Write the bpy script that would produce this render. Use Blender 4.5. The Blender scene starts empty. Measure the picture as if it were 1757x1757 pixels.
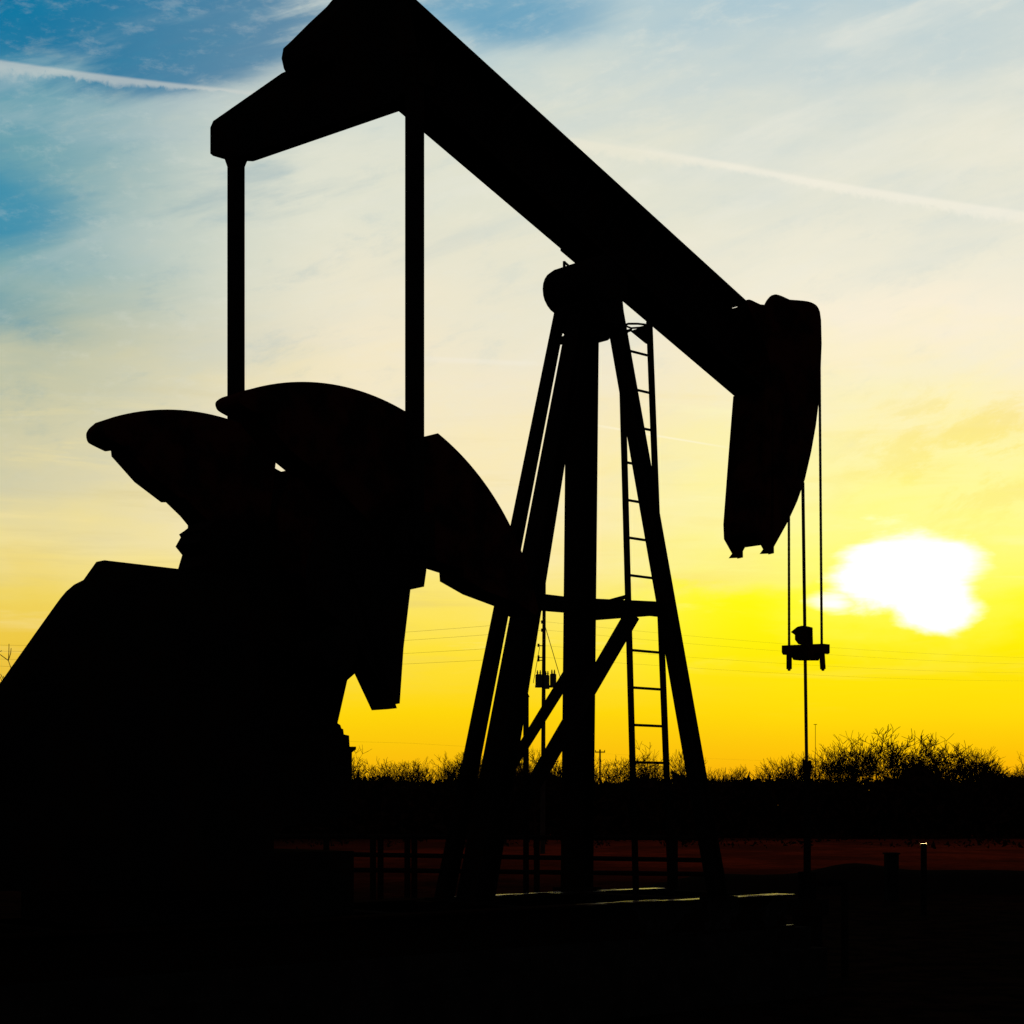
import bpy, bmesh, math, random
from mathutils import Vector, Matrix, noise

# ------------------------------------------------------------------ camera
FPX, CX, HY, EYE = 3000.0, 878.5, 1385.0, 1.6      # focal length and horizon in photo pixels, eye height (m)
scene = bpy.context.scene
COL = scene.collection
cam_d = bpy.data.cameras.new('camera'); cam = bpy.data.objects.new('camera', cam_d); COL.objects.link(cam)
cam.location = (0, 0, EYE); cam.rotation_euler = (math.radians(90), 0, 0)
cam_d.sensor_width = 36; cam_d.lens = 36 * FPX / 1757
cam_d.shift_y = (HY - 878.5) / 1757
cam_d.clip_start = 0.1; cam_d.clip_end = 20000
scene.camera = cam
scene.render.resolution_x = scene.render.resolution_y = 1024
scene.view_settings.view_transform = 'Standard'; scene.view_settings.look = 'None'
scene.view_settings.exposure = 0; scene.view_settings.gamma = 1

# ------------------------------------------------------------------ world
SUN_AZ, SUN_EL = math.radians(12.8), math.radians(7.1)
world = bpy.data.worlds.new('World'); scene.world = world; world.use_nodes = True

def lin(c):
    c = c / 255
    return c / 12.92 if c <= 0.04045 else ((c + 0.055) / 1.055) ** 2.4
def rgb(r, g, b): return (lin(r), lin(g), lin(b), 1)

class NT:
    def __init__(s, tree): s.t = tree; s.n = tree.nodes; s.l = tree.links
    def put(s, sock, v):
        if hasattr(v, 'links') or isinstance(v, bpy.types.NodeSocket): s.l.new(v, sock)
        else: sock.default_value = v
    def m(s, op, a, b=None, c=None, clamp=False):
        n = s.n.new('ShaderNodeMath'); n.operation = op; n.use_clamp = clamp
        s.put(n.inputs[0], a)
        if b is not None: s.put(n.inputs[1], b)
        if c is not None: s.put(n.inputs[2], c)
        return n.outputs[0]
    def ss(s, v, a, b, o0=0.0, o1=1.0):
        n = s.n.new('ShaderNodeMapRange'); n.interpolation_type = 'SMOOTHSTEP'
        s.put(n.inputs[0], v)
        if a > b: a, b, o0, o1 = b, a, o1, o0
        n.inputs[1].default_value = a; n.inputs[2].default_value = b
        n.inputs[3].default_value = o0; n.inputs[4].default_value = o1
        return n.outputs[0]
    def mix(s, f, a, b):
        n = s.n.new('ShaderNodeMix'); n.data_type = 'RGBA'
        s.put(n.inputs[0], f); s.put(n.inputs[6], a); s.put(n.inputs[7], b)
        return n.outputs[2]
    def xyz(s, x, y, z=0.0):
        n = s.n.new('ShaderNodeCombineXYZ')
        s.put(n.inputs[0], x); s.put(n.inputs[1], y); s.put(n.inputs[2], z)
        return n.outputs[0]
    def noise(s, vec, scale, detail=4, rough=0.5, dist=0.0):
        n = s.n.new('ShaderNodeTexNoise'); s.put(n.inputs['Vector'], vec)
        n.inputs['Scale'].default_value = scale; n.inputs['Detail'].default_value = detail
        n.inputs['Roughness'].default_value = rough; n.inputs['Distortion'].default_value = dist
        return n.outputs[0]
    def ramp(s, f, stops, interp='B_SPLINE'):
        n = s.n.new('ShaderNodeValToRGB'); s.put(n.inputs[0], f)
        e = n.color_ramp; e.interpolation = interp
        while len(e.elements) < len(stops): e.elements.new(0.5)
        for el, (p, c) in zip(e.elements, stops): el.position = p; el.color = c
        return n.outputs[0]

def build_world():
    w = NT(world.node_tree); w.n.clear()
    out = w.n.new('ShaderNodeOutputWorld'); bg = w.n.new('ShaderNodeBackground')
    tc = w.n.new('ShaderNodeTexCoord'); sep = w.n.new('ShaderNodeSeparateXYZ')
    w.l.new(tc.outputs['Generated'], sep.inputs[0]); dx, dy, dz = sep.outputs
    az = w.m('ARCTAN2', dx, dy)
    hyp = w.m('SQRT', w.m('ADD', w.m('MULTIPLY', dx, dx), w.m('MULTIPLY', dy, dy)))
    X = w.m('MULTIPLY', az, 3.0)                                   # azimuth, thousandths of a radian x3 (0 = north)
    V = w.m('MULTIPLY', w.m('DIVIDE', dz, w.m('MAXIMUM', hyp, 0.02)), 3.0)   # tangent of elevation x3
    P = w.xyz(X, V)
    n1 = w.noise(w.xyz(w.m('MULTIPLY', X, 1.0), w.m('MULTIPLY', V, 2.2), 3.1), 1.6, 5, .55)
    n2 = w.noise(w.xyz(w.m('MULTIPLY', X, .8), w.m('MULTIPLY', V, 5.0), 7.7), 2.2, 6, .6)
    # warped elevation
    amp = w.ss(V, .05, .6, .03, 1.0)
    Vw = w.m('ADD', V, w.m('MULTIPLY', amp, w.m('ADD', w.m('MULTIPLY', w.m('SUBTRACT', n1, .5), .50), w.m('MULTIPLY', w.m('SUBTRACT', n2, .5), .16))))
    Vn = w.m('DIVIDE', Vw, 1.6, clamp=True)
    def R(st): return w.ramp(Vn, [(v / 1.6, rgb(*c)) for v, c in st], 'LINEAR')
    left = R([(0, (222, 150, 20)), (.10, (236, 178, 30)), (.24, (238, 200, 66)), (.33, (240, 212, 96)), (.44, (240, 222, 150)), (.58, (212, 206, 168)), (.76, (176, 187, 168)), (.93, (124, 168, 172)), (1.15, (100, 158, 174)), (1.3, (34, 130, 170)), (1.42, (0, 106, 158))])
    cen = R([(0, (236, 160, 14)), (.08, (250, 190, 8)), (.16, (254, 214, 6)), (.27, (254, 226, 60)), (.38, (252, 230, 118)), (.52, (251, 234, 180)), (.70, (242, 231, 202)), (.86, (234, 229, 206)), (1.02, (226, 226, 207)), (1.15, (222, 224, 208)), (1.27, (212, 219, 209)), (1.42, (178, 202, 208))])
    right = R([(0, (244, 150, 6)), (.07, (252, 186, 0)), (.15, (254, 216, 0)), (.27, (255, 240, 0)), (.37, (255, 250, 10)), (.40, (255, 249, 90)), (.50, (255, 246, 158)), (.64, (254, 241, 188)), (.80, (250, 239, 214)), (.93, (240, 235, 214)), (1.08, (228, 228, 212)), (1.22, (204, 215, 212)), (1.42, (174, 200, 210))])
    Xw = w.m('ADD', X, w.m('MULTIPLY', w.m('SUBTRACT', n1, .5), .35))
    c = w.mix(w.ss(Xw, -.86, -.28), left, cen)
    c = w.mix(w.ss(Xw, .02, .58), c, right)
    # deep blue openings, high on the left
    def blob(cx, cv, rx, rv, nz, k, lo, hi):
        d = w.m('SQRT', w.m('ADD', w.m('POWER', w.m('ABSOLUTE', w.m('DIVIDE', w.m('SUBTRACT', X, cx), rx)), 2), w.m('POWER', w.m('ABSOLUTE', w.m('DIVIDE', w.m('SUBTRACT', V, cv), rv)), 2)))
        d = w.m('ADD', d, w.m('MULTIPLY', w.m('SUBTRACT', nz, .5), k))
        return w.ss(d, hi, lo)
    # streaks climbing to the right (rotated, stretched noise)
    ca, sa = math.cos(.30), math.sin(.30)
    r1 = w.m('ADD', w.m('MULTIPLY', X, ca), w.m('MULTIPLY', V, sa)); r2 = w.m('SUBTRACT', w.m('MULTIPLY', V, ca), w.m('MULTIPLY', X, sa))
    st = w.noise(w.xyz(w.m('MULTIPLY', r1, .8), w.m('MULTIPLY', r2, 4.5), 1.3), 1.9, 7, .58, .4)
    blue = rgb(0, 112, 156)
    c = w.mix(w.m('MULTIPLY', blob(-.62, 1.33, .42, .17, st, 2.2, .5, 1.2), .8), c, blue)
    c = w.mix(w.m('MULTIPLY', blob(-.90, .98, .20, .075, st, 2.0, .3, 1.3), .75), c, rgb(40, 138, 172))
    c = w.mix(w.m('MULTIPLY', blob(-.92, .82, .17, .05, st, 2.0, .3, 1.3), .5), c, rgb(80, 150, 170))
    c = w.mix(w.m('MULTIPLY', blob(-.01, 1.36, .17, .06, st, 2.0, .3, 1.3), .75), c, rgb(66, 148, 186))
    hi = w.ss(V, .45, 1.0)
    cir = w.m('MULTIPLY', w.ss(st, .50, .72), hi)
    c = w.mix(w.m('MULTIPLY', cir, .42), c, w.mix(w.ss(X, -.7, .1), rgb(178, 196, 198), rgb(238, 236, 222)))
    dk = w.m('MULTIPLY', w.ss(st, .50, .30), w.ss(V, .6, 1.15))
    c = w.mix(w.m('MULTIPLY', dk, .32), c, w.mix(w.ss(X, -.6, .2), rgb(34, 130, 166), rgb(186, 206, 212)))
    st2 = w.noise(w.xyz(w.m('MULTIPLY', X, .7), w.m('MULTIPLY', V, 7), 5.3), 2.6, 7, .62, .5)
    low = w.m('MULTIPLY', w.ss(V, .14, .36), w.ss(V, .85, .5))
    c = w.mix(w.m('MULTIPLY', w.m('MULTIPLY', w.ss(st2, .5, .3), low), .30), c, w.mix(w.ss(X, -.4, .4), rgb(206, 190, 130), rgb(250, 214, 90)))
    c = w.mix(w.m('MULTIPLY', w.m('MULTIPLY', w.ss(st2, .54, .72), low), .5), c, w.mix(w.ss(X, -.4, .3), rgb(250, 230, 160), rgb(255, 252, 200)))
    mo = w.noise(w.xyz(w.m('MULTIPLY', r1, 1.4), w.m('MULTIPLY', r2, 3.2), 6.6), 5.5, 9, .68, .25)
    mo2 = w.noise(w.xyz(w.m('MULTIPLY', X, 1.0), w.m('MULTIPLY', V, 2.0), 4.4), 15, 6, .7)
    mk = w.ss(V, .35, .8)
    c = w.mix(w.m('MULTIPLY', w.m('MULTIPLY', w.ss(mo, .52, .74), mk), .28), c, w.mix(w.ss(X, -.75, -.2), rgb(184, 196, 186), rgb(240, 236, 218)))
    c = w.mix(w.m('MULTIPLY', w.m('MULTIPLY', w.ss(mo, .48, .26), mk), .22), c, w.mix(w.ss(X, -.7, .0), rgb(44, 138, 172), rgb(190, 206, 206)))
    c = w.mix(w.m('MULTIPLY', w.m('MULTIPLY', w.ss(mo2, .5, .72), mk), .14), c, rgb(232, 232, 220))
    gold = w.m('MULTIPLY', w.m('MULTIPLY', w.ss(mo, .53, .38), blob(.80, .56, .30, .15, n1, 1.0, .3, 1.2)), .60)
    c = w.mix(gold, c, rgb(253, 222, 96))
    # bank of cloud behind which the sun stands: pale above a ragged line, saturated yellow below
    nb = w.noise(w.xyz(w.m('MULTIPLY', X, 1.0), w.m('MULTIPLY', V, 2.6), 2.4), 4.5, 6, .6, .3)
    line = w.m('ADD', V, w.m('MULTIPLY', w.m('SUBTRACT', nb, .5), .20))
    below = w.m('MULTIPLY', w.m('MULTIPLY', w.ss(line, .385, .345), w.ss(V, .12, .26)), w.ss(X, .12, .42))
    c = w.mix(w.m('MULTIPLY', below, .9), c, w.ramp(w.ss(V, .12, .40), [(0, rgb(255, 214, 0)), (.6, rgb(255, 240, 0)), (1, rgb(255, 253, 0))], 'LINEAR'))
    # glow round the veiled sun
    glow = blob(.68, .47, .50, .22, n1, .9, .1, 1.35)
    c = w.mix(w.m('MULTIPLY', w.m('MULTIPLY', glow, w.ss(line, .345, .40)), .50), c, rgb(255, 252, 150))
    hn = w.m('ADD', w.m('MULTIPLY', nb, .7), w.m('MULTIPLY', st2, .3))
    c = w.mix(w.m('MULTIPLY', blob(.68, .40, .24, .15, hn, 1.6, .2, 1.25), .55), c, rgb(255, 255, 110))
    hot = w.m('MAXIMUM', blob(.672, .402, .128, .084, hn, 2.0, .62, 1.10), blob(.712, .345, .082, .066, hn, 1.9, .62, 1.10))
    hot = w.m('MAXIMUM', hot, w.m('MULTIPLY', blob(.545, .342, .055, .022, n2, 4.5, .2, 1.3), .85))
    c = w.mix(hot, c, (1.25, 1.2, 1.15, 1))
    # contrails: X0, V0 -> X1, V1, half width, ragged lower edge, strength, colour
    def PV(px, py):
        a = math.atan((px - CX) / FPX); return 3 * a, 3 * (HY - py) / FPX * math.cos(a)
    def trail(p0, p1, up, dn, dn1, fs, a, col, fade0, fade1, rag=1.2):
        (x0, v0), (x1, v1) = PV(*p0), PV(*p1); k = (v1 - v0) / (x1 - x0)
        nn = w.m('ADD', w.m('MULTIPLY', w.noise(w.xyz(w.m('MULTIPLY', X, 1.3), w.m('MULTIPLY', V, .9), 9.2), fs, 5, .62, .6), .65), w.m('MULTIPLY', w.noise(w.xyz(X, V, 3.3), fs * .28, 3, .5), .35))
        f = w.ss(X, x0, x1)
        d = w.m('SUBTRACT', V, w.m('ADD', w.m('MULTIPLY', w.m('SUBTRACT', X, x0), k), v0))
        low = w.m('ADD', dn, w.m('MULTIPLY', f, dn1 - dn))              # how far the ragged underside hangs
        low = w.m('MULTIPLY', low, w.m('ADD', 1.0, w.m('MULTIPLY', w.m('SUBTRACT', nn, .5), 3.6 * rag)))
        r = w.m('DIVIDE', w.m('MULTIPLY', d, -1), w.m('MAXIMUM', low, .0005))
        body = w.m('MULTIPLY', w.ss(d, up, -up * .3), w.ss(r, 1.15, .35))
        along = w.m('MULTIPLY', w.ss(X, x0 - fade0, x0 + fade0), w.ss(X, x1 + fade1, x1 - fade1))
        return w.m('MULTIPLY', w.m('MULTIPLY', body, along), a), col
    for T in (trail((-60, 96), (450, 160), .005, .024, .005, 26, .55, rgb(206, 210, 204), .01, .03),
              trail((960, 235), (1330, 292), .006, .030, .012, 34, .34, rgb(246, 238, 216), .04, .2),
              trail((1180, 268), (1800, 371), .006, .012, .022, 60, .5, rgb(250, 243, 226), .25, .1, .7),
              trail((1020, 728), (1230, 764), .002, .004, .003, 12, .5, rgb(255, 248, 220), .05, .05, .3),
              trail((720, 612), (920, 622), .004, .010, .008, 12, .35, rgb(244, 238, 222), .08, .06, .3)):
        c = w.mix(T[0], c, T[1])
    # away from the sunset the dusk sky is dark
    fade = w.m('MULTIPLY', w.ss(w.m('ABSOLUTE', az), .80, .36), w.ss(V, 2.2, 1.45))
    c = w.mix(fade, rgb(46, 46, 50), c)
    c = w.mix(w.ss(V, -.005, -.03), c, rgb(6, 5, 4))
    nis = w.n.new('ShaderNodeTexSky'); nis.sky_type = 'NISHITA'; nis.sun_disc = False
    nis.sun_elevation = SUN_EL; nis.sun_rotation = SUN_AZ
    w.l.new(c, bg.inputs[0]); bg.inputs[1].default_value = 1.0
    bg2 = w.n.new('ShaderNodeBackground'); w.l.new(nis.outputs[0], bg2.inputs[0]); bg2.inputs[1].default_value = 0.0002
    add = w.n.new('ShaderNodeAddShader'); w.l.new(bg.outputs[0], add.inputs[0]); w.l.new(bg2.outputs[0], add.inputs[1])
    w.l.new(add.outputs[0], out.inputs[0])
build_world()

sun_d = bpy.data.lights.new('sun', 'SUN'); sun_d.energy = 0.35; sun_d.angle = math.radians(4); sun_d.color = (1, .62, .25)
sun = bpy.data.objects.new('sun', sun_d); COL.objects.link(sun)
sd = Vector((math.sin(SUN_AZ) * math.cos(SUN_EL), math.cos(SUN_AZ) * math.cos(SUN_EL), math.sin(SUN_EL)))
sun.rotation_euler = sd.to_track_quat('Z', 'Y').to_euler(); sun.location = sd * 60

# ------------------------------------------------------------------ materials
def mat(name, ca, cb, scale, rough=.7, metal=0.0, bump=.2, spec=.4):
    m = bpy.data.materials.new(name); m.use_nodes = True; t = NT(m.node_tree)
    b = m.node_tree.nodes['Principled BSDF']; tc = t.n.new('ShaderNodeTexCoord')
    nz = t.noise(tc.outputs['Object'], scale, 6, .6)
    t.l.new(t.mix(t.ss(nz, .4, .62), (*ca, 1), (*cb, 1)), b.inputs['Base Color'])
    t.l.new(t.ss(nz, .3, .7, max(rough - .08, 0), rough + .08), b.inputs['Roughness'])
    b.inputs['Metallic'].default_value = metal; b.inputs['Specular IOR Level'].default_value = spec
    if bump:
        bp = t.n.new('ShaderNodeBump'); bp.inputs['Strength'].default_value = bump; bp.inputs['Distance'].default_value = .01
        t.l.new(nz, bp.inputs['Height']); t.l.new(bp.outputs[0], b.inputs['Normal'])
    return m
M = dict(
    steel=mat('black_painted_steel', (.012, .011, .011), (.022, .014, .010), 3, .9, spec=0),
    rust=mat('rusty_dark_steel', (.022, .009, .007), (.085, .018, .010), 4, .9, spec=0),
    worn=mat('worn_steel_flange', (.035, .03, .026), (.05, .03, .02), 6, .30, spec=.6, bump=.05),
    rope=mat('oily_wire_rope', (.03, .012, .008), (.06, .02, .01), 30, .5),
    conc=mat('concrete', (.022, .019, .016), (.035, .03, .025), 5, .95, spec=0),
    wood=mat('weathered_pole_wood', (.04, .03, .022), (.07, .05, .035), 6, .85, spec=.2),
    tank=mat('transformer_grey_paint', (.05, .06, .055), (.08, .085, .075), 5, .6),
    bark=mat('dark_bark', (.022, .012, .008), (.045, .02, .011), 7, .9, spec=0, bump=0),
    can=mat('cabinet_paint', (.014, .016, .014), (.022, .024, .02), 5, .9, spec=0),
    wire=mat('aluminium_wire', (.09, .08, .06), (.12, .10, .07), 5, .6, bump=0),
)
def ground_mat():
    m = bpy.data.materials.new('field_and_pad'); m.use_nodes = True; t = NT(m.node_tree)
    b = m.node_tree.nodes['Principled BSDF']; tc = t.n.new('ShaderNodeTexCoord')
    sep = t.n.new('ShaderNodeSeparateXYZ'); t.l.new(tc.outputs['Object'], sep.inputs[0]); x, y, z = sep.outputs
    nb = t.noise(tc.outputs['Object'], .12, 6, .6); nf = t.noise(tc.outputs['Object'], 2.5, 8, .65)
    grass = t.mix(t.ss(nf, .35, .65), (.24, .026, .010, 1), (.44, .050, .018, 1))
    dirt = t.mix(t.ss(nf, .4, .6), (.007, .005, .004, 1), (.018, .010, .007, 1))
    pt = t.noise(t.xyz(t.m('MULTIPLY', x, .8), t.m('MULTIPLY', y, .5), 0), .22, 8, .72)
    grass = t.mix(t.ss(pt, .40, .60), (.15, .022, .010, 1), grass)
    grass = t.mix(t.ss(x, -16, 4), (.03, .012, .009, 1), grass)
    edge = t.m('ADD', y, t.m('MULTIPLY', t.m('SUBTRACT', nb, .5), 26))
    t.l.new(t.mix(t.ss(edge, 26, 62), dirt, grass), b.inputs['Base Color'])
    b.inputs['Roughness'].default_value = .95; b.inputs['Specular IOR Level'].default_value = 0
    bp = t.n.new('ShaderNodeBump'); bp.inputs['Strength'].default_value = .5; bp.inputs['Distance'].default_value = .05
    t.l.new(nf, bp.inputs['Height']); t.l.new(bp.outputs[0], b.inputs['Normal'])
    return m
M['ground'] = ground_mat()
def flange_mat():
    """rusty flange with wet, rubbed patches that mirror the low sky"""
    m = bpy.data.materials.new('worn_skid_flange'); m.use_nodes = True; t = NT(m.node_tree)
    b = m.node_tree.nodes['Principled BSDF']; tc = t.n.new('ShaderNodeTexCoord'); sep = t.n.new('ShaderNodeSeparateXYZ')
    t.l.new(tc.outputs['Object'], sep.inputs[0]); x, y, z = sep.outputs
    nz = t.noise(t.xyz(t.m('MULTIPLY', x, 1.0), t.m('MULTIPLY', y, 14), z), 1.7, 5, .6)
    wet = t.m('MULTIPLY', t.ss(nz, .52, .58), t.ss(x, -.75, -.35))
    t.l.new(t.mix(wet, (.018, .010, .007, 1), (.012, .010, .008, 1)), b.inputs['Base Color'])
    t.l.new(t.m('ADD', .85, t.m('MULTIPLY', wet, -.66)), b.inputs['Roughness'])
    t.l.new(t.m('MULTIPLY', wet, .42), b.inputs['Specular IOR Level'])
    return m
M['flange'] = flange_mat()

# ------------------------------------------------------------------ helpers
def link(name, bm, m, parent=None, smooth=False):
    bmesh.ops.recalc_face_normals(bm, faces=bm.faces[:])
    me = bpy.data.meshes.new(name); bm.to_mesh(me); bm.free()
    if m: me.materials.append(m)
    if smooth:
        for p in me.polygons: p.use_smooth = True
    o = bpy.data.objects.new(name, me); COL.objects.link(o)
    if parent: o.parent = parent
    return o
def tag(o, label=None, cat=None, group=None, kind=None):
    if label: o['label'] = label
    if cat: o['category'] = cat
    if group: o['group'] = group
    if kind: o['kind'] = kind
    return o
def empty(name, loc=(0, 0, 0), rz=0):
    o = bpy.data.objects.new(name, None); COL.objects.link(o)
    o.location = loc; o.rotation_euler = (0, 0, rz); o.empty_display_size = .2
    return o
def hexa(bm, lo, hi):
    """prism between two quads (lists of 4 points)."""
    a = [bm.verts.new(p) for p in lo]; b = [bm.verts.new(p) for p in hi]
    n = len(a)
    bm.faces.new(a[::-1]); bm.faces.new(b)
    for i in range(n): bm.faces.new((a[i], a[(i + 1) % n], b[(i + 1) % n], b[i]))
def box(bm, x0, x1, y0, y1, z0, z1):
    hexa(bm, [(x0, y0, z0), (x1, y0, z0), (x1, y1, z0), (x0, y1, z0)], [(x0, y0, z1), (x1, y0, z1), (x1, y1, z1), (x0, y1, z1)])
def smooth(p, n=4):
    q = []
    for i in range(len(p) - 1):
        a, b, c, d = (Vector(p[max(0, min(len(p) - 1, k))]) for k in (i - 1, i, i + 1, i + 2))
        for j in range(n):
            t = j / n; q.append(tuple(.5 * ((2 * b) + (c - a) * t + (2 * a - 5 * b + 4 * c - d) * t * t + (3 * b - a - 3 * c + d) * t ** 3)))
    return q + [tuple(p[-1])]
def slab(bm, pts, t0, t1):
    """polygon in the machine's (s, z) plane, extruded along t."""
    hexa(bm, [(s, t0, z) for s, z in pts], [(s, t1, z) for s, z in pts])
def tslab(bm, pts, s0, s1):
    hexa(bm, [(s0, t, z) for t, z in pts], [(s1, t, z) for t, z in pts])
def tube(bm, p, q, r0, r1=None, n=12, caps=True):
    p, q = Vector(p), Vector(q); r1 = r0 if r1 is None else r1
    d = (q - p).normalized(); a = d.orthogonal().normalized(); b = d.cross(a)
    A = []; B = []
    for i in range(n):
        v = a * math.cos(2 * math.pi * i / n) + b * math.sin(2 * math.pi * i / n)
        A.append(bm.verts.new(p + v * r0)); B.append(bm.verts.new(q + v * r1))
    for i in range(n): bm.faces.new((A[i], A[(i + 1) % n], B[(i + 1) % n], B[i]))
    if caps: bm.faces.new(A[::-1]); bm.faces.new(B)
def bar(bm, p, q, w, h, up=(0, 0, 1)):
    p, q = Vector(p), Vector(q); d = (q - p).normalized(); side = d.cross(Vector(up)).normalized(); u = side.cross(d)
    c = [side * w / 2 * i + u * h / 2 * j for i, j in ((-1, -1), (1, -1), (1, 1), (-1, 1))]
    hexa(bm, [p + v for v in c], [q + v for v in c])
def ibar(bm, lo, hi, tf=.012):
    """I-section member between two axis rectangles (s0,s1,t0,t1,z); the web runs along s."""
    def q(s0, s1, t0, t1, z): return [(s0, t0, z), (s1, t0, z), (s1, t1, z), (s0, t1, z)]
    a, b = lo, hi
    hexa(bm, q(a[0], a[0] + tf, a[2], a[3], a[4]), q(b[0], b[0] + tf, b[2], b[3], b[4]))
    hexa(bm, q(a[1] - tf, a[1], a[2], a[3], a[4]), q(b[1] - tf, b[1], b[2], b[3], b[4]))
    ta, tb = (a[2] + a[3]) / 2, (b[2] + b[3]) / 2
    hexa(bm, q(a[0] + tf, a[1] - tf, ta - tf / 2, ta + tf / 2, a[4]), q(b[0] + tf, b[1] - tf, tb - tf / 2, tb + tf / 2, b[4]))

# machine frame: s runs from the crank end to the well, t across (away from the camera), z up
ANG = math.atan2(3000, 3287)
E1 = Vector((math.cos(ANG), math.sin(ANG))); E2 = Vector((-math.sin(ANG), math.cos(ANG))); ORG = Vector((.58, 14.3))
def U(px, py, t):
    """survey: the photo's sight line through (px, py) met with the machine's vertical plane t -> (s, z)"""
    r = (px - CX) / FPX; P = ORG + E2 * t
    s = (r * P.y - P.x) / (E1.x - r * E1.y); d = P.y + s * E1.y
    return s, EYE + (HY - py) / FPX * d
def US(px, py, s):
    """the same with a cross plane s -> (t, z)"""
    r = (px - CX) / FPX; P = ORG + E1 * s
    t = (r * P.y - P.x) / (E2.x - r * E2.y); d = P.y + t * E2.y
    return t, EYE + (HY - py) / FPX * d
def UD(px, py, D): return ((px - CX) / FPX * D, D, EYE + (HY - py) / FPX * D)

# ------------------------------------------------------------------ ground
bm = bmesh.new()
ys = [-60, -20, 0, 10, 20, 30, 45, 60, 75, 90, 110, 200, 500, 2000, 9000]
xs = [-9000, -1500, -300, -100] + list(range(-60, 61, 6)) + [100, 300, 1500, 9000]
grid = [[bm.verts.new((x, y, 0 if y < 30 or y > 100 else .10 * noise.noise(Vector((x * .06, y * .06, 0))))) for y in ys] for x in xs]
for i in range(len(xs) - 1):
    for j in range(len(ys) - 1): bm.faces.new((grid[i][j], grid[i + 1][j], grid[i + 1][j + 1], grid[i][j + 1]))
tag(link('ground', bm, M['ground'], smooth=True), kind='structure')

# ------------------------------------------------------------------ pump jack
jack = empty('pump_jack', (ORG.x, ORG.y, 0), ANG)
tag(jack, 'large black oilfield pump jack standing in silhouette with its horse head lowered', 'pump jack')

def leg_part(name, xlt, xrt, yt, tt, xlb, xrb, yb, tb, th, thb=None, zbot=.86, parent=jack, m='steel'):
    thb = thb or th
    zt = U((xlt + xrt) / 2, yt, tt)[1]; zb = U((xlb + xrb) / 2, yb, tb)[1]
    a = [U(xlt, yt, tt + th / 2)[0], U(xrt, yt, tt - th / 2)[0]]
    b = [U(xlb, yb, tb + thb / 2)[0], U(xrb, yb, tb - thb / 2)[0]]
    k = (zbot - zt) / (zb - zt)                                       # carry on down to the skid
    b = [a[i] + (b[i] - a[i]) * k for i in (0, 1)]; tb = tt + (tb - tt) * k
    bm = bmesh.new()
    ibar(bm, (b[0], b[1], tb - thb / 2, tb + thb / 2, zbot), (a[0], a[1], tt - th / 2, tt + th / 2, zt))
    box(bm, b[0] - .05, b[1] + .05, tb - thb / 2 - .05, tb + thb / 2 + .05, zbot + .004, zbot + .03)
    return link(name, bm, M[m], parent)
leg_part('post_leg', 951, 973, 533, .13, 790, 822, 1320, .30, .10)
leg_part('post_leg', 975, 1012, 533, -.02, 824, 886, 1320, -.16, .16, .20)
leg_part('post_leg', 972, 1028, 540, .12, 964, 1020, 1320, .74, .17)
leg_part('post_leg', 1034, 1066, 510, -.16, 1176, 1211, 1320, -.80, .11)

# head plate and saddle
bm = bmesh.new()
p = [U(950, 535, .19), U(962, 523, .19), U(1060, 512, -.19), U(1070, 560, -.19), U(1043, 584, -.19), U(1010, 566, -.19), U(990, 584, .0), U(975, 572, .19), U(952, 545, .19)]
slab(bm, p, -.19, .19)
link('post_cap', bm, M['steel'], jack)
cs, cz = U(985, 485, .42)
bm = bmesh.new()
prof = [(-.27, .16), (-.25, .19), (.24, .19), (.29, .18), (.325, .145), (.34, .07)]
SB = (.0, 5.865)
for (t0, r0), (t1, r1) in zip(prof[:-1], prof[1:]): tube(bm, (SB[0], t0, SB[1]), (SB[0], t1, SB[1]), r0, r1, 24)
slab(bm, [(SB[0] - .14, SB[1] - .08), (SB[0] + .20, SB[1] - .08), (SB[0] + .24, SB[1] - .34), (SB[0] - .02, SB[1] - .34)], -.25, .25)
tube(bm, (SB[0] + .0, .22, SB[1] + .16), (SB[0], .22, SB[1] + .25), .012)
tube(bm, (SB[0], .22, SB[1] + .245), (SB[0] + .07, .2, SB[1] + .20), .01)
link('saddle_bearing', bm, M['steel'], jack, smooth=False)

# walking beam: deep I section, far flange edge underneath, near edge on top
W = .17
b0, b1 = U(730, 230, W), U(1258, 678, W); t0_, t1_ = U(715, 0, -W), U(1280, 515, -W)
db = (b1[1] - b0[1]) / (b1[0] - b0[0]); dt = (t1_[1] - t0_[1]) / (t1_[0] - t0_[0])
k = (db + dt) / 2
zb = lambda s: b0[1] + (s - b0[0]) * db
zt = lambda s: t0_[1] + (s - t0_[0]) * dt
S0, S1 = U(590, 112, W)[0], b1[0] + .02
bm = bmesh.new(); nx = -k * .9
slab(bm, [(S0, zb(S0)), (S1, zb(S1)), (S1, zb(S1) + .035), (S0, zb(S0) + .035)], -W, W)
slab(bm, [(S0 + .3, zt(S0 + .3)), (t1_[0], zt(t1_[0])), (t1_[0], zt(t1_[0]) - .035), (S0 + .3, zt(S0 + .3) - .035)], -W, W)
slab(bm, [(S0, zb(S0) + .035), (S1, zb(S1) + .035), (t1_[0], zt(t1_[0]) - .035), (S0 + .3, zt(S0 + .3) - .035)], -.012, .012)
for s in (-1.9, -1.2, -.35, 0.0, .35, 1.0, 1.55):
    slab(bm, [(s, zb(s) + .036), (s + .016, zb(s) + .036), (s + .38, zt(s + .38) - .036), (s + .364, zt(s + .364) - .036)], -W + .02, W - .02)
bq = U(961, 428, W)[0]
slab(bm, [(bq, zb(bq) - .022), (.26, zb(.26) - .022), (.26, zb(.26) - .002), (bq, zb(bq) - .002)], -W - .02, W - .004)
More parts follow.
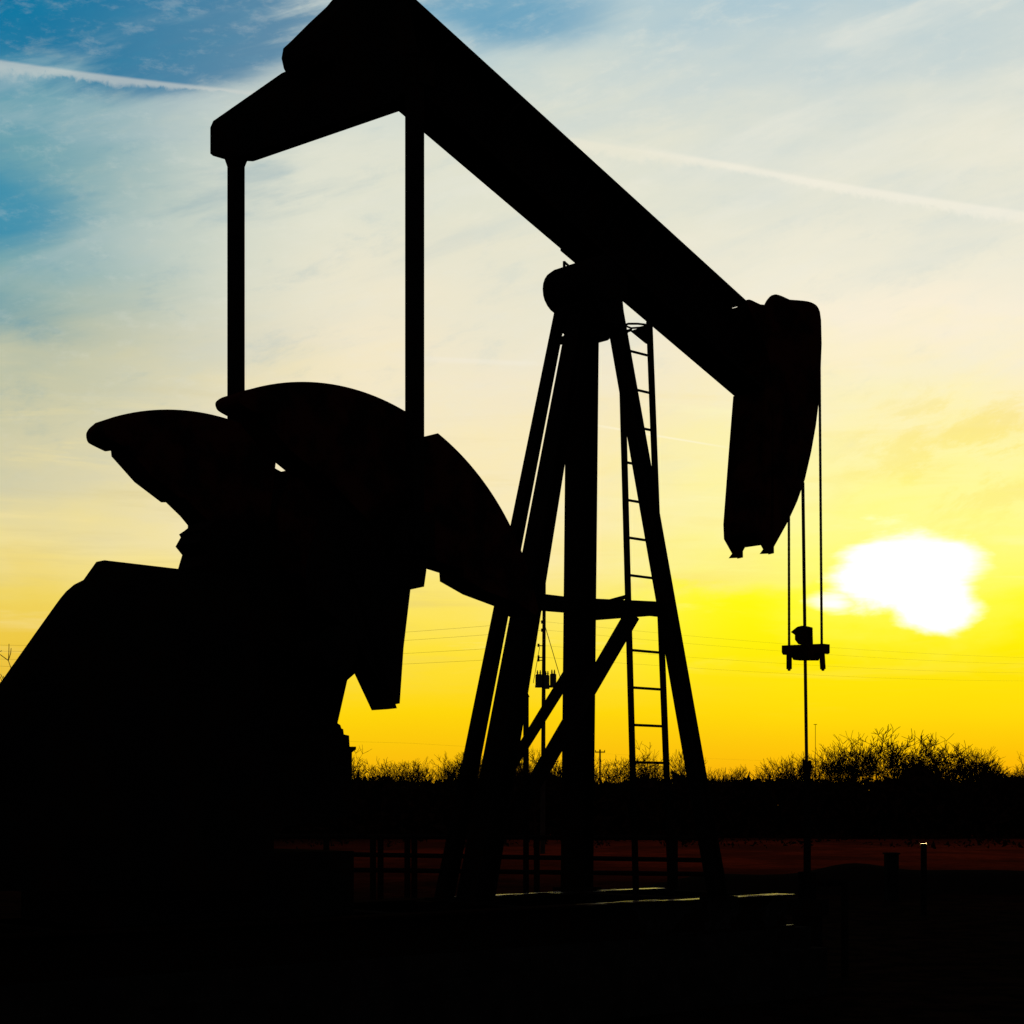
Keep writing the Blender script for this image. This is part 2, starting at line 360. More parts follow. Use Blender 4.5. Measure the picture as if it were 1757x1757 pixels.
link('walking_beam', bm, M['steel'], jack)
# centre bearing bolsters between beam and saddle
bm = bmesh.new()
bs = U(986, 449, .16)[0]
slab(bm, [(bs, SB[1]), (bs + .3, SB[1] - .08), (bs + .30, zb(bs + .30) - .032), (bs, zb(bs) - .032)], -.16, .16)
link('beam_bolster', bm, M['steel'], jack)

# horse head
HW = .19
far = lambda *q: [U(x, y, HW) for x, y in q]; near = lambda *q: [U(x, y, -HW) for x, y in q]
back = far((1270, 676), (1258, 680), (1250, 780), (1241, 900), (1242, 925), (1256, 950))
tips = far((1250, 958), (1272, 957))
front = near((1321, 951), (1352, 895), (1368, 860), (1381, 823), (1392, 775), (1400, 730), (1405, 690), (1408, 640), (1410, 590), (1409, 550))
topc_ = near((1407, 535), (1401, 524), (1386, 517), (1355, 514), (1342, 508), (1332, 505), (1325, 507), (1318, 515), (1312, 524), (1300, 520), (1287, 514), (1280, 515))
topc = smooth(topc_[:4], 4) + smooth(topc_[4:], 3)
side = back + tips + front + topc + far((1262, 620))
bm = bmesh.new()
slab(bm, side, -HW, -HW + .02); slab(bm, side, HW - .02, HW)
link('side_plate', bm, M['steel'])
side_me = bpy.data.objects['side_plate']; side_me.name = 'horse_head'; side_me.parent = jack
bm = bmesh.new()
bot = [U(1243, 925, HW), U(1300, 938, 0), U(1327, 940, -HW)]
inner = far((1260, 682), (1243, 900), (1244, 922)) + [U(1268, 921, .1), U(1288, 922, 0), U(1318, 930, -.15)] + near((1330, 932), (1351, 894), (1367, 859), (1380, 822), (1391, 774), (1399, 729), (1404, 689), (1407, 639), (1409, 589), (1408, 550), (1400, 527), (1386, 519), (1355, 517), (1316, 522), (1290, 520)) + far((1262, 630))
slab(bm, inner, -HW + .021, HW - .021)
link('head_face', bm, M['rust'], side_me)
side_me.data.materials[0] = M['rust']

# equalizer beam across the tail
SE = -2.60
def EQ(x, y): return US(x, y, SE)
pts = [(1.40, 6.66), (1.40, 6.86), (1.36, 6.90), (.44, 6.985), (-.44, 6.93), (-1.14, 6.60), (-1.14, 6.44), (-.82, 6.385), (.97, 6.525), (1.02, 6.53), (1.36, 6.63)]
bm = bmesh.new(); tslab(bm, pts, SE - .07, SE + .07)
link('equalizer_beam', bm, M['steel'], jack)
bm = bmesh.new()
eb = [U(x, y, .2) for x, y in ((497, 136), (487, 118), (483, 100), (486, 83), (500, 70), (530, 40), (560, 12), (575, -6), (640, 20), (660, 120))]
slab(bm, eb, -.2, .2)
link('equalizer_bearing', bm, M['steel'], jack)

# pitman arms
PT = 1.08
for sgn, x0, x1, yt in ((1, 390, 420, 278), (-1, 695, 728, 150)):
    t = PT * sgn; w = .045
    s0 = U(x0, 400, t + w)[0]; s1 = U(x1, 400, t - w)[0]; zt_ = U(405, 282, PT)[1]; zpin = 3.42
    bm = bmesh.new()
    box(bm, s0, s1, t - w, t + w, zpin, zt_ - .02)
    zc = zt_ - .02
    hexa(bm, [(s0, t - w, zc), (s1, t - w, zc), (s1, t + w, zc), (s0, t + w, zc)], [(s0 - .04, t - w, zc + .09), (s1 + .04, t - w, zc + .09), (s1 + .04, t + w, zc + .09), (s0 - .04, t + w, zc + .09)])
    box(bm, s0 - .09, s1 + .09, t - w - .002, t + w + .002, zpin - .14, zpin + .16)
    tube(bm, ((s0 + s1) / 2, t - .1, zpin), ((s0 + s1) / 2, t + .1, zpin), .085, n=20)
    link('pitman_arm', bm, M['steel'], jack)
    tp = (s0 + s1) / 2

# cranks with their counterweights
TI, TO = .70, .96
SH = (-3.10, 2.56)
def arc(a0, a1, r0, r1, n):
    return [(SH[0] + (r0 + (r1 - r0) * i / n) * math.cos(math.radians(a0 + (a1 - a0) * i / n)), SH[1] + (r0 + (r1 - r0) * i / n) * math.sin(math.radians(a0 + (a1 - a0) * i / n))) for i in range(n + 1)]
def left_weight(dr, dz):      # the two cranks' outer weights are not quite the same casting
    p = arc(72, 114.5, 1.82 + dr, 1.885 + dr, 26) + smooth([(-3.925, 4.26 + dr * .8), (-3.955, 4.24 + dr * .6), (-3.975, 4.215 + dr * .3), (-3.965, 4.18), (-3.93, 4.16), (-3.83, 4.13)]) + [(-3.82, 4.13), (-3.78, 4.14), (-3.775, 4.10), (-3.59, 3.94), (-3.37, 3.82), (-3.33, 3.825), (-2.95, 3.55), (-2.60, 3.75)]
    return [(a, b + dz) for a, b in p]
rw_full = arc(65, 17.5, 1.775, 1.76, 26) + [(-1.40, 3.03), (-1.43, 2.985), (-1.60, 3.06), (-1.90, 3.12), (-2.115, 3.195), (-2.12, 3.255), (-2.35, 3.29), (-2.52, 3.45), (-2.52, 3.85)]
arm_full = [(-2.42, 3.22), (-2.44, 3.11), (-2.56, 3.08), (-2.62, 2.68)] + [U(686, 1207, -.92), U(671, 1210, -.92), U(666, 1217, -.92), U(656, 1217, -.76), U(650, 1211, -.74), U(640, 1199, -.74), U(612, 1153, -.74), U(575, 1085, -.74)] + [(-3.30, 2.9), (-3.30, 3.2), (-3.20, 3.5), (-3.17, 3.62), (-3.17, 3.67), (-3.32, 3.81), (-2.62, 4.18), (-2.37, 4.10)]
for sgn in (1, -1):
    bm = bmesh.new(); slab(bm, arm_full, min(sgn * .74, sgn * .92), max(sgn * .74, sgn * .92))
    tube(bm, (-3.20, sgn * .45, 2.60), (-3.20, sgn * .97, 2.60), .11, n=24)
    tube(bm, (-3.20, sgn * .93, 2.64), (-3.20, sgn * .975, 2.64), .15, n=24)
    tube(bm, (tp, sgn * .9, 3.42), (tp, sgn * 1.04, 3.42), .06, n=16)
    cr = link('crank_arm', bm, M['steel'], jack)
    for poly in (left_weight(.05, 0) if sgn > 0 else left_weight(0, -.05), rw_full):
        bm = bmesh.new(); slab(bm, poly, min(sgn * TI, sgn * TO), max(sgn * TI, sgn * TO))
        link('counterweight', bm, M['rust'], cr)

# gear reducer and its pedestal
bm = bmesh.new()
G = lambda x, y: U(x, y, -.5)
slab(bm, [(-3.95, 2.0), (-3.9, 2.75), (-3.6, 3.1), (-3.2, 3.18), (-2.95, 3.05), G(612, 1153), G(596, 1167), G(579, 1242), (-3.2, 1.95)], -.5, .5)
link('gear_reducer', bm, M['steel'], jack)
bm = bmesh.new()
slab(bm, [(-4.6, 1.3), (-4.6, 2.1), G(578, 1240), G(584, 1244), G(586, 1250), G(589, 1251), G(590, 1260), G(599, 1262), G(600, 1281), G(611, 1281), G(611, 1286), G(604, 1291), G(604, 1400)], -.5, .5)
slab(bm, [(-4.7, .864), (-4.7, 1.298), (U(604, 1400, -.5)[0], 1.298), (U(604, 1400, -.5)[0], .864)], -.52, .5)
link('gear_pedestal', bm, M['steel'], jack)
# knuckles left of the reducer
bm = bmesh.new()
K = lambda x, y: U(x, y, .5)
slab(bm, [K(330, 1000), K(306, 977), K(319, 957), K(313, 953), K(301, 938), K(310, 922), K(307, 917), K(316, 911), K(330, 900), K(400, 900), K(400, 1000)], .2, .5)
link('brake_drum', bm, M['steel'], jack)
# belt guard over the motor drive
bm = bmesh.new()
BG = lambda x, y, t=-.52: U(x, y, t)
bgp = [BG(-60, 1256), BG(0, 1172), BG(60, 1087), BG(95, 1038), BG(103, 1027), BG(113, 1015), BG(127, 1003), BG(143, 995), BG(165, 964), BG(306, 976, -.62), BG(420, 990, -.62), BG(470, 1300, -.62), BG(470, 1528, -.62), BG(-80, 1528)]
slab(bm, bgp, -.62, -.521)
link('belt_guard', bm, M['steel'], jack)
bm = bmesh.new()
tube(bm, (-5.9, -.45, 1.35), (-5.9, .35, 1.35), .32, n=24); tube(bm, (-5.9, -.5, 1.35), (-5.9, .5, 1.35), .05)
box(bm, -6.2, -5.6, -.3, .2, .864, 1.1)
link('motor', bm, M['steel'], jack)

# bracing between the post legs
def P3(x, y, t): s, z = U(x, y, t); return Vector((s, t, z))
bm = bmesh.new()
hexa(bm, [P3(1130, 1056, -.62), P3(1130, 1032, -.62), P3(1130, 1032, -.56), P3(1130, 1056, -.56)], [P3(1000, 1066, .56), P3(1000, 1026, .56), P3(1000, 1026, .62), P3(1000, 1066, .62)])
link('cross_brace', bm, M['steel'], jack)
bm = bmesh.new()
hexa(bm, [P3(925, 1048, -.12), P3(925, 1018, -.12), P3(925, 1018, -.06), P3(925, 1048, -.06)], [P3(1000, 1054, .50), P3(1000, 1027, .50), P3(1000, 1027, .55), P3(1000, 1054, .55)])
link('cross_brace', bm, M['steel'], jack)
def flat(pu0, pl0, t0, pu1, pl1, t1, th=.05):
    bm = bmesh.new()
    q = [P3(*pl0, t0), P3(*pu0, t0)]; r = [P3(*pl1, t1), P3(*pu1, t1)]; o = Vector((0, th, 0))
    hexa(bm, [q[0], q[1], q[1] + o, q[0] + o], [r[0], r[1], r[1] + o, r[0] + o])
    return link('diagonal_brace', bm, M['steel'], jack)
flat((1080, 1048), (1097, 1062), -.40, (880, 1393), (880, 1434), -.25)
flat((985, 1132), (985, 1160), .45, (880, 1304), (880, 1327), .20)

# ladder on the far side of the near front leg
LT = -.30
bm0 = (1073.5, 742); lad = tag(empty('ladder', (0, 0, 0)))
lad.parent = jack
def lx(side, y):   # stile centre line in the photo
    return 1069 + (1086 - 1069) * (y - 700) / 635 if side == 0 else 1115 + (1144 - 1115) * (y - 575) / 760
for sd_, top in ((0, 560), (1, 552)):
    bm = bmesh.new()
    a = U(lx(sd_, top), top, LT); b = U(lx(sd_, 1335), 1335, LT)
    kk = (.87 - a[1]) / (b[1] - a[1]); q = (a[0] + (b[0] - a[0]) * kk, .87)
    wd = .034 if sd_ == 0 else .036
    hexa(bm, [(q[0] - wd / 2, LT - .02, q[1]), (q[0] + wd / 2, LT - .02, q[1]), (q[0] + wd / 2, LT + .02, q[1]), (q[0] - wd / 2, LT + .02, q[1])],
         [(a[0] - wd / 2, LT - .02, a[1]), (a[0] + wd / 2, LT - .02, a[1]), (a[0] + wd / 2, LT + .02, a[1]), (a[0] - wd / 2, LT + .02, a[1])])
    link('stile', bm, M['steel'], lad)
zr0 = U(1112, 1308.5, LT)[1]
for i in range(-1, 12):
    z = zr0 + .3045 * i
    # ends on the two stiles at this height
    def at(side):
        a = U(lx(side, 575), 575, LT); b = U(lx(side, 1335), 1335, LT)
        return a[0] + (b[0] - a[0]) * (z - a[1]) / (b[1] - a[1])
    bm = bmesh.new(); tube(bm, (at(0), LT, z), (at(1), LT, z), .011, n=8); link('rung', bm, M['steel'], lad)
bm = bmesh.new()
g = [P3(1118, 558, LT), P3(1118, 590, LT), P3(1111, 589, LT), P3(1084, 567, LT), P3(1110, 559, LT)]
hexa(bm, g, [v + Vector((0, .02, 0)) for v in g])
link('top_gusset', bm, M['steel'], lad)
bm = bmesh.new()
hp = [P3(1070, 559, LT), P3(1078, 555.5, LT), P3(1094, 555.5, LT), P3(1112, 557.5, LT)]
for a, b in zip(hp[:-1], hp[1:]): tube(bm, a, b, .009, n=8)
hp = [P3(1070, 558, LT), P3(1083, 563, LT), P3(1098, 562, LT), P3(1114, 558, LT)]
for a, b in zip(hp[:-1], hp[1:]): tube(bm, a, b, .008, n=8)
hp = [P3(1083, 566, LT), P3(1077, 568, LT), P3(1074, 572, LT), P3(1076, 578, LT)]
for a, b in zip(hp[:-1], hp[1:]): tube(bm, a, b, .012, n=8)
tube(bm, P3(1067, 518, -.2), P3(1064, 548, -.2), .009, n=8)
link('top_handrail', bm, M['steel'], lad)
bm = bmesh.new(); tube(bm, P3(1078, 1023, LT), P3(1030, 1036, .1), .018, n=8); link('standoff_strut', bm, M['steel'], lad)

# skid: two long I beams with worn tops, cross members
for t in (-.70, .78):
    bm = bmesh.new(); s0, s1 = -6.6, 1.75
    box(bm, s0, s1, t - .10, t + .10, .842, .86); box(bm, s0, s1, t - .10, t + .10, .58, .60)
    box(bm, s0, s1, t - .008, t + .008, .60, .842)
    link('skid_beam', bm, M['flange'], jack)
bm = bmesh.new()
for s in (-6.4, -5.0, -3.9, -2.4, -1.2, .68, 1.6): box(bm, s - .08, s + .08, -.598, .678, .62, .855)
for s in (-1.2, .68): box(bm, s - .12, s + .12, .879, .95, .62, .862)
link('cross_member', bm, M['steel'], jack)

# foundation blocks
fnd = empty('concrete_foundation', (ORG.x, ORG.y, 0), ANG)
tag(fnd, 'long raised concrete foundation block under the steel skid of the pump jack', 'foundation')
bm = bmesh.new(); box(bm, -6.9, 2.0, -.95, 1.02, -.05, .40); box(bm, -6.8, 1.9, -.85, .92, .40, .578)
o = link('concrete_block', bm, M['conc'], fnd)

# ------------------------------------------------------------------ bridle, polished rod and wellhead
C0 = U(1384, 1300, 0)[0]
br = tag(empty('bridle', (ORG.x, ORG.y, 0), ANG), 'wire rope bridle with carrier bar hanging from the horse head', 'bridle')
def lat(x, y): t, z = US(x, y, C0); return Vector((C0, t, z))
for x, xt, yt in ((1354, 1353, 604), (1410, 1406, 604)):
    bm = bmesh.new(); b = lat(x, 1115); a = lat(xt, yt); 
    n = 60
    for i in range(n):          # laid strands: alternating girth
        p = a.lerp(b, i / n); q = a.lerp(b, (i + 1) / n); tube(bm, p, q, .0115, .0125, n=8, caps=False)
    link('wire_rope', bm, M['rope'], br)
    bm = bmesh.new(); s_ = lat(x, 1116); tube(bm, s_, lat(x + (0 if x < 1380 else 2), 1148), .026, n=14); tube(bm, lat(x + (0 if x < 1380 else 2), 1148), lat(x + (0 if x < 1380 else 2), 1151), .016, .012, n=14)
    link('rope_socket', bm, M['rust'], br)
bm = bmesh.new()
cb = [US(x, y, C0) for x, y in ((1347, 1108), (1371, 1107), (1392, 1106), (1418, 1105), (1418, 1120), (1415, 1122), (1403, 1121), (1399, 1133), (1367, 1133), (1361, 1123), (1349, 1124), (1347, 1120))]
tslab(bm, cb, C0 - .05, C0 + .05); link('carrier_bar', bm, M['rust'], br)
bm = bmesh.new()
rc = [US(x, y, C0) for x, y in ((1375, 1106), (1369, 1098), (1369, 1090), (1362, 1085), (1368, 1080), (1373, 1076), (1381, 1074), (1389, 1076), (1390, 1106))]
tslab(bm, rc, C0 - .045, C0 + .045)
for i in range(7):
    t_, z_ = US(1390, 1079 + i * 4, C0); tube(bm, (C0 - .03, t_, z_), (C0 + .03, t_, z_), .009, n=8)
link('rod_clamp', bm, M['rust'], br)

rod = tag(empty('polished_rod', (ORG.x, ORG.y, 0), ANG), 'long straight polished rod running from behind the horse head down into the wellhead', 'polished rod')
bm = bmesh.new(); tube(bm, lat(1377.5, 828), lat(1384, 1311), .0155, n=14); link('rod', bm, M['rope'], rod)

well = tag(empty('wellhead', (ORG.x, ORG.y, 0), ANG), 'dark wellhead with stuffing box where the polished rod enters', 'wellhead')
wx = US(1385, 1320, C0)[0]
def stack(name, z0, z1, r, n=20): bm = bmesh.new(); tube(bm, (C0, wx, z0), (C0, wx, z1), r, n=n); return link(name, bm, M['steel'], well)
sb = stack('stuffing_box', 1.93, 2.03, .042)
for a_, b_, c_ in ((-.02, -.045, 2.035), (0, .042, 2.045)):
    bm = bmesh.new(); tube(bm, (C0 + a_, wx + b_, 1.97), (C0 + a_, wx + b_, c_), .012, n=8); link('gland_bolt', bm, M['steel'], well)
stack('riser', 1.0, 1.929, .034)
stack('pumping_tee', .75, .999, .085)
bm = bmesh.new(); tube(bm, (C0, wx, .9), (C0 + .45, wx - .1, .9), .04); tube(bm, (C0 + .44, wx - .1, .92), (C0 + .44, wx - .1, 0), .035); link('flow_line', bm, M['steel'], well)
stack('casing_head', 0, .60, .14, 24); stack('tubing_flange', .601, .749, .20, 24)

# ------------------------------------------------------------------ guard fence of pipe behind the machine
fen = tag(empty('pipe_fence', (0, 22, 0)), 'low fence of dark pipe rails and double posts behind the pump jack', 'fence')
def FD(x, y, D=22): v = UD(x, y, D); return Vector((v[0], v[1] - 22, v[2]))
for x in (560, 640, 653, 699, 711, 921, 1010, 1150, 1158):
    bm = bmesh.new(); a = FD(x, 1436); tube(bm, a, (a.x, 0, 0), .038, n=10); link('post', bm, M['steel'], fen)
for y0, y1 in ((1436, 1438), (1465, 1476), (1492, 1500)):
    bm = bmesh.new(); tube(bm, FD(470, y0 - 1), FD(1216, y1), .030, n=10); link('rail', bm, M['steel'], fen)

b_ = UD(902.5, 1196, 15.5); cp = tag(empty('conduit_post', (b_[0], 15.5, 0)), 'slim vertical conduit post standing just behind the rear post legs', 'post')
bm = bmesh.new(); tube(bm, (0, 0, 0), (0, 0, b_[2]), .026, n=12); link('post_tube', bm, M['steel'], cp)
bm = bmesh.new(); tube(bm, (0, 0, b_[2]), (0, 0, b_[2] + .03), .034, .02, n=12); link('post_cap', bm, M['steel'], cp)

# low things at the field's edge on the right
def block(name, x0, x1, y0, y1, D, dep, m, label, cat):
    a = UD(x0, y1, D); b = UD(x1, y0, D); bm = bmesh.new(); r = (b[0] - a[0]) / 2
    return a, b
a = UD(1585, 1449, 26); bm = bmesh.new(); tube(bm, (a[0], a[1], 0), (a[0], a[1], a[2] - .01), .045, n=14)
mp = empty('marker_post', (0, 0, 0)); tag(mp, 'short stout post with a bright worn cap, alone at the right of the field', 'post')
link('post_tube', bm, M['steel'], mp); bm = bmesh.new(); tube(bm, (a[0], a[1], a[2] - .0095), (a[0], a[1], a[2] + .015), .055, .05, n=14); link('post_cap', bm, M['worn'], mp)
a = UD(1530, 1463, 30); bm = bmesh.new()
box(bm, a[0] - .1, a[0] + .1, 29.9, 30.15, 0, a[2] - .03); box(bm, a[0] - .12, a[0] + .12, 29.87, 30.18, a[2] - .028, a[2]); box(bm, a[0] - .05, a[0] + .05, 29.85, 29.9, .3, .5)
mb = empty('meter_box'); link('cabinet', bm, M['can'], mb); tag(mb, 'small dark meter cabinet standing just left of the lone marker post', 'cabinet')
bm = bmesh.new()
def berm(x): return .02 + .10 * (.5 + .5 * math.sin(x * .9)) + .2 * math.exp(-((x - 6.4) / .8) ** 2)
prev = None
for i in range(70):
    x = 2.5 + i * .2; h = berm(x) + .30 * min(1, i / 6) * min(1, (69 - i) / 12)
    cur = [bm.verts.new((x, 33 + dy, max(h * f, -.02))) for dy, f in ((-1.1, -.1), (-.5, .7), (0, 1), (.5, .7), (1.1, -.1))]
    if prev:
        for j in range(4): bm.faces.new((prev[j], cur[j], cur[j + 1], prev[j + 1]))
    prev = cur
tag(link('earth_berm', bm, mat('dark_soil', (.018, .012, .009), (.02, .013, .009), 3, .95, spec=0), smooth=True), kind='structure')

# ------------------------------------------------------------------ poles and wires
def pole_near():
    D = 60; base = UD(931, 1385 + FPX * EYE / D, D)
    o = tag(empty('utility_pole', (base[0], D, 0)), 'wooden utility pole with three transformer cans seen between the post legs', 'utility pole')
    L = lambda x, y: Vector((UD(x, y, D)[0] - base[0], 0, UD(x, y, D)[2]))
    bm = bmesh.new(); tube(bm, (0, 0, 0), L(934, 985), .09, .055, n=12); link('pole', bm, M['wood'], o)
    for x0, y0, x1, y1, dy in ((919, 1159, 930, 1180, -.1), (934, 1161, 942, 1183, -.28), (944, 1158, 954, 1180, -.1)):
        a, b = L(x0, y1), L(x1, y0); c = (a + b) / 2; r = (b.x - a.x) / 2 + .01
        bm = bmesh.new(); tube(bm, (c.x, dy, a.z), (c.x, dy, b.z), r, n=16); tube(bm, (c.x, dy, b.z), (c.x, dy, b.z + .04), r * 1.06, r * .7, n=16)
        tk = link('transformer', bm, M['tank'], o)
        for k in (-.4, .4):
            bm = bmesh.new(); x = c.x + r * k
            tube(bm, (x, dy, b.z + .035), (x, dy, b.z + .17), .025, .018, n=8); tube(bm, (x, dy, b.z + .08), (x, dy, b.z + .10), .035, n=8); link('bushing', bm, M['tank'], tk)
    bm = bmesh.new(); bar(bm, L(918, 1178) + Vector((0, -.05, 0)), L(955, 1178) + Vector((0, -.05, 0)), .06, .08); link('crossarm', bm, M['wood'], o)
    for y in (1068, 1082, 1108, 1128, 1133):
        bm = bmesh.new(); p = L(928 - (4 if y > 1100 else -2), y); bar(bm, (0 if p.x < 0 else .02, 0, p.z), p, .03, .03); tube(bm, p + Vector((0, 0, -.04)), p + Vector((0, 0, .07)), .035, n=8); link('insulator', bm, M['tank'], o)
    bm = bmesh.new(); tube(bm, L(934, 1070), L(962, 1165), .012, n=6); tube(bm, L(926, 1110), L(915, 1172), .01, n=6); link('jumper_wire', bm, M['wire'], o)
pole_near()
def pole_far():
    D = 210; base = UD(1029.5, 1400, D)
    o = tag(empty('utility_pole', (base[0], D, 0)), 'tiny distant pole with one crossarm rising over the tree line, left of the ladder', 'utility pole')
    z = UD(0, 1286, D)[2]; bm = bmesh.new(); tube(bm, (0, 0, 0), (0, 0, z), .13, .10, n=8); link('pole', bm, M['wood'], o)
    za = UD(0, 1290.5, D)[2]; bm = bmesh.new(); bar(bm, (-.6, -.16, za), (.6, -.16, za), .11, .13); link('crossarm', bm, M['wood'], o)
    for x in (-.55, .55):
        bm = bmesh.new(); tube(bm, (x, -.16, za + .06), (x, -.16, za + .24), .05, n=8); link('insulator', bm, M['wood'], o)
pole_far()
def mast():
    D = 260; b = UD(1399, 1400, D); o = tag(empty('antenna_mast', (b[0], D, 0)), 'hair-thin distant mast with a tiny top bar, right of the polished rod', 'mast')
    z = UD(0, 1243, D)[2]; bm = bmesh.new(); tube(bm, (0, 0, 0), (0, 0, z), .05, .035, n=6); link('pole', bm, M['wood'], o)
    bm = bmesh.new(); bar(bm, (-.25, 0, z), (.25, 0, z), .08, .08); link('top_bar', bm, M['wood'], o)
mast()
wires = [
    (((-260, 1098, 80), (928, 1066, 60), (2000, 1128, 120)), 'topmost faint power wire tied to the utility pole with the transformers'),
    (((-260, 1107, 80), (936, 1081, 60), (2000, 1138, 120)), 'second faint power wire from the top on the utility pole'),
    (((-260, 1117, 80), (925, 1107, 60), (2000, 1150, 120)), 'third faint power wire from the top on the utility pole'),
    (((-260, 1127, 80), (924, 1127, 60), (2000, 1162, 120)), 'lowest faint power wire tied to the utility pole'),
    (((-260, 1212, 150), (700, 1275, 130), (2000, 1318, 170)), 'very low faint power wire just above the tree tops'),
]
for pts_, lb in wires:
    bm = bmesh.new(); n = 14; L = []
    for p0, p1 in zip(pts_[:-1], pts_[1:]):
        a, b = Vector(UD(*p0)), Vector(UD(*p1))
        for i in range(n + 1):
            f = i / n; p = a.lerp(b, f); p.z -= .5 * 4 * f * (1 - f); L.append(p)
    for p, q in zip(L[:-1], L[1:]):
        if (q - p).length > .01: tube(bm, p, q, .0036 if q.x < 3 else .0024, n=5, caps=False)
    tag(link('power_wire', bm, M['wire']), lb, 'wire', 'power wires crossing the sky')

# ------------------------------------------------------------------ bare winter trees
def bare_tree(seed, H, spread, twig=1.0):
    """returns (trunk bmesh, crown bmesh) of a leafless tree of height about H"""
    rnd = random.Random(seed); tb = bmesh.new(); cb = bmesh.new()
    def seg(bm, p, q, r0, r1, n):
        tube(bm, p, q, r0, r1, n=n, caps=False)
    def grow(p, d, L, r, depth):
        n = 3 if depth > 1 else 6; steps = 3 if depth < 4 else 2
        bm = tb if depth == 0 else cb
        for i in range(steps):
            d2 = (d + Vector((rnd.uniform(-1, 1), rnd.uniform(-1, 1), rnd.uniform(-.5, .8))) * (.16 + .06 * depth)).normalized()
            q = p + d2 * (L / steps); r1 = r * .86; seg(bm, p, q, r, r1, n)
            p, d, r = q, d2, r1
            if depth >= 1 and depth < 5 and rnd.random() < .5:
                side = Vector((rnd.uniform(-1, 1), rnd.uniform(-1, 1), rnd.uniform(-.1, .9))).normalized()
                grow(p, (d * .55 + side * .8).normalized(), L * rnd.uniform(.45, .7), max(r * .6, .0085), depth + 1)
        if depth < 5:
            k = rnd.choice((2, 3)) if depth else rnd.choice((3, 4))
            for j in range(k):
                a = 2 * math.pi * (j / k) + rnd.uniform(-.6, .6); sp = spread * rnd.uniform(.5, 1.1)
                dd = (d + Vector((math.cos(a) * sp, math.sin(a) * sp, rnd.uniform(-.1, .35)))).normalized()
                grow(p, dd, L * rnd.uniform(.62, .88), max(r * rnd.uniform(.58, .78), .0088 * twig), depth + 1)
    grow(Vector((0, 0, -.05)), Vector((rnd.uniform(-.1, .1), 0, 1)).normalized(), H * .27, H * .026, 0)
    zs = sorted(v.co.z for v in cb.verts); zmax = zs[int(len(zs) * .985)]; k = H / zmax
    for b in (tb, cb): bmesh.ops.scale(b, vec=(k, k, k), verts=b.verts[:])
    return tb, cb
protos = []
for i in range(9):
    tb, cb = bare_tree(11 + i * 7, 1.0 * 4.2, .55 + .09 * (i % 5))
    r = empty('bare_tree'); t_ = link('trunk', tb, M['bark'], r); c_ = link('crown', cb, M['bark'], r); protos.append((r, t_, c_))
used = set()
def plant(i, x, ytop, D, label, group=None, wide=1.0, rz=None):
    r, t_, c_ = protos[i]
    if i in used:
        r = r.copy(); COL.objects.link(r)
        for ch in (t_, c_): c = ch.copy(); COL.objects.link(c); c.parent = r
    used.add(i)
    v = UD(x, ytop, D); s = v[2] / 4.2
    r.location = (v[0], D, 0); r.scale = (s * wide, s * wide, s); r.rotation_euler = (0, 0, (x * 1.7) % 6.28 if rz is None else rz)
    tag(r, label, 'tree', group)
g = 'bare trees along the far tree line'
rnd = random.Random(5)
named = [(1545, 1262, 96, 'tallest bare tree of the far line, its forked crown right of the wellhead', 3, 1.25),
         (1490, 1272, 94, 'wide low-forking bare tree just left of the tallest tree', 6, 1.2),
         (1430, 1288, 92, 'bare tree between the wellhead and the wide forking tree', 1, 1.1),
         (1590, 1276, 98, 'dense bare tree joined to the right of the tallest tree', 4, 1.1),
         (1625, 1290, 95, 'upright twiggy tree right of the tall clump', 2, 1.0),
         (1690, 1296, 97, 'last rounded bare tree before the line drops at the right edge', 5, 1.15),
         (1352, 1300, 96, 'bare tree close to the left of the wellhead', 7, 1.0),
         (1072, 1297, 95, 'round bare tree seen between the thick post leg and the ladder', 8, 1.1),
         (775, 1304, 95, 'round bare tree just left of the rear post legs', 0, 1.05),
         (635, 1304, 95, 'round bare tree beside the gear pedestal at the left end of the visible line', 8, 1.1)]
for x, y, D, lb, i, wd in named: plant(i, x, y, D, lb, None, wd)
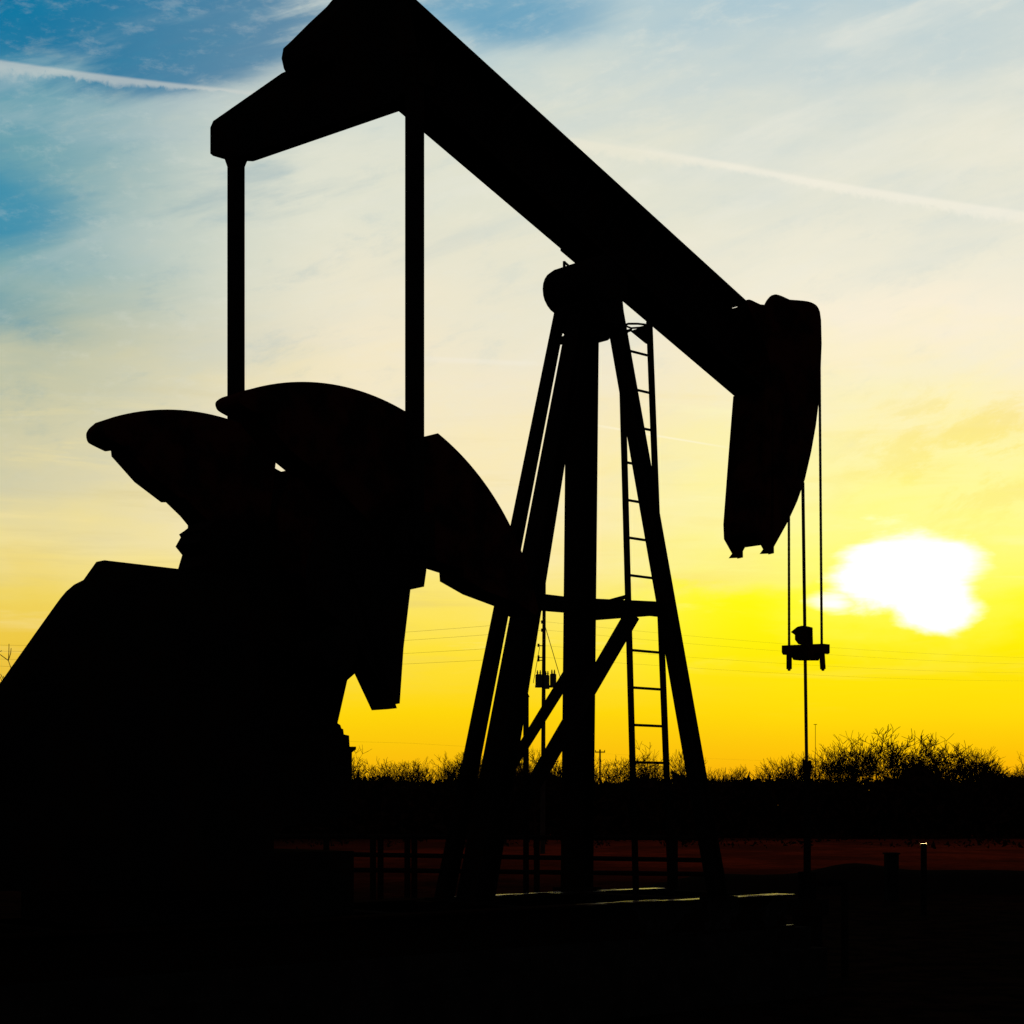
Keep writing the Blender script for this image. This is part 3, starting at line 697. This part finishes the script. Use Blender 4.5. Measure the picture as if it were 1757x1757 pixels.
prof = [(300, 1308), (600, 1302), (640, 1306), (690, 1314), (730, 1313), (800, 1302), (900, 1296), (940, 1290), (990, 1308), (1050, 1306), (1110, 1313), (1160, 1297), (1210, 1317), (1260, 1308), (1310, 1317), (1350, 1300), (1400, 1298), (1450, 1294), (1560, 1282), (1640, 1294), (1700, 1298), (1720, 1312), (1757, 1326), (2000, 1320)]
def prof_y(x):
    for (xa, ya), (xb, yb) in zip(prof[:-1], prof[1:]):
        if xa <= x <= xb: return ya + (yb - ya) * (x - xa) / (xb - xa)
    return 1316
x = 440
while x < 1860:
    plant(rnd.randrange(9), x, prof_y(x) + rnd.choice((rnd.uniform(-5, 5), rnd.uniform(6, 22))), rnd.uniform(91, 104), 'one of the small bare trees that make up the ragged far tree line', g, rnd.uniform(.75, 1.1), rnd.uniform(0, 6.28))
    x += rnd.uniform(15, 31)
plant(2, 1166, 1296, 93, 'thin spindly tree poking above the line right of the ladder', None, .7)
plant(7, 918, 1290, 70, 'slim upright tree seen low between the rear legs beside the utility pole', None, .6)
plant(4, -18, 1136, 46, 'bare tree at the left edge of the photo behind the belt guard', None, .9)

# undergrowth beneath the trees: dense brush nobody could count
bm = bmesh.new(); rnd = random.Random(9)
def brush(bm, x, y, z, s):
    v = [Vector((rnd.gauss(0, 1), rnd.gauss(0, .6), rnd.gauss(0, 1))) for _ in range(3)]
    vs = [bm.verts.new(Vector((x, y, z)) + q * s) for q in v]; bm.faces.new(vs)
for i in range(60000):
    D = rnd.uniform(88, 98); px = rnd.uniform(-500, 2150); X = (px - CX) / FPX * D
    top = 3.06 + .40 * noise.noise(Vector((X * .30, 1.2, 0))) + .2 * noise.noise(Vector((X * 1.3, 4, 0)))
    top += 0.95 * math.exp(-((px - 1578) / 26) ** 2) + .45 * math.exp(-((px - 1700) / 26) ** 2)
    u = rnd.random() ** .8
    brush(bm, X, D, max(.05, top * u - .08), .11 if u > .93 else .23)
for i in range(9000):
    D = rnd.uniform(66, 89); X = (rnd.uniform(-300, 2000) - CX) / FPX * D
    n_ = noise.noise(Vector((X * .5, D * .16, 7)))
    if n_ > .12 - (D - 66) * .004: brush(bm, X, D, .1 + rnd.random() * .5 * (n_ + .1), .07)
o = link('brush', bm, M['bark']); tag(o, 'dense dark brush filling the space under the far bare trees', 'brush', kind='stuff')
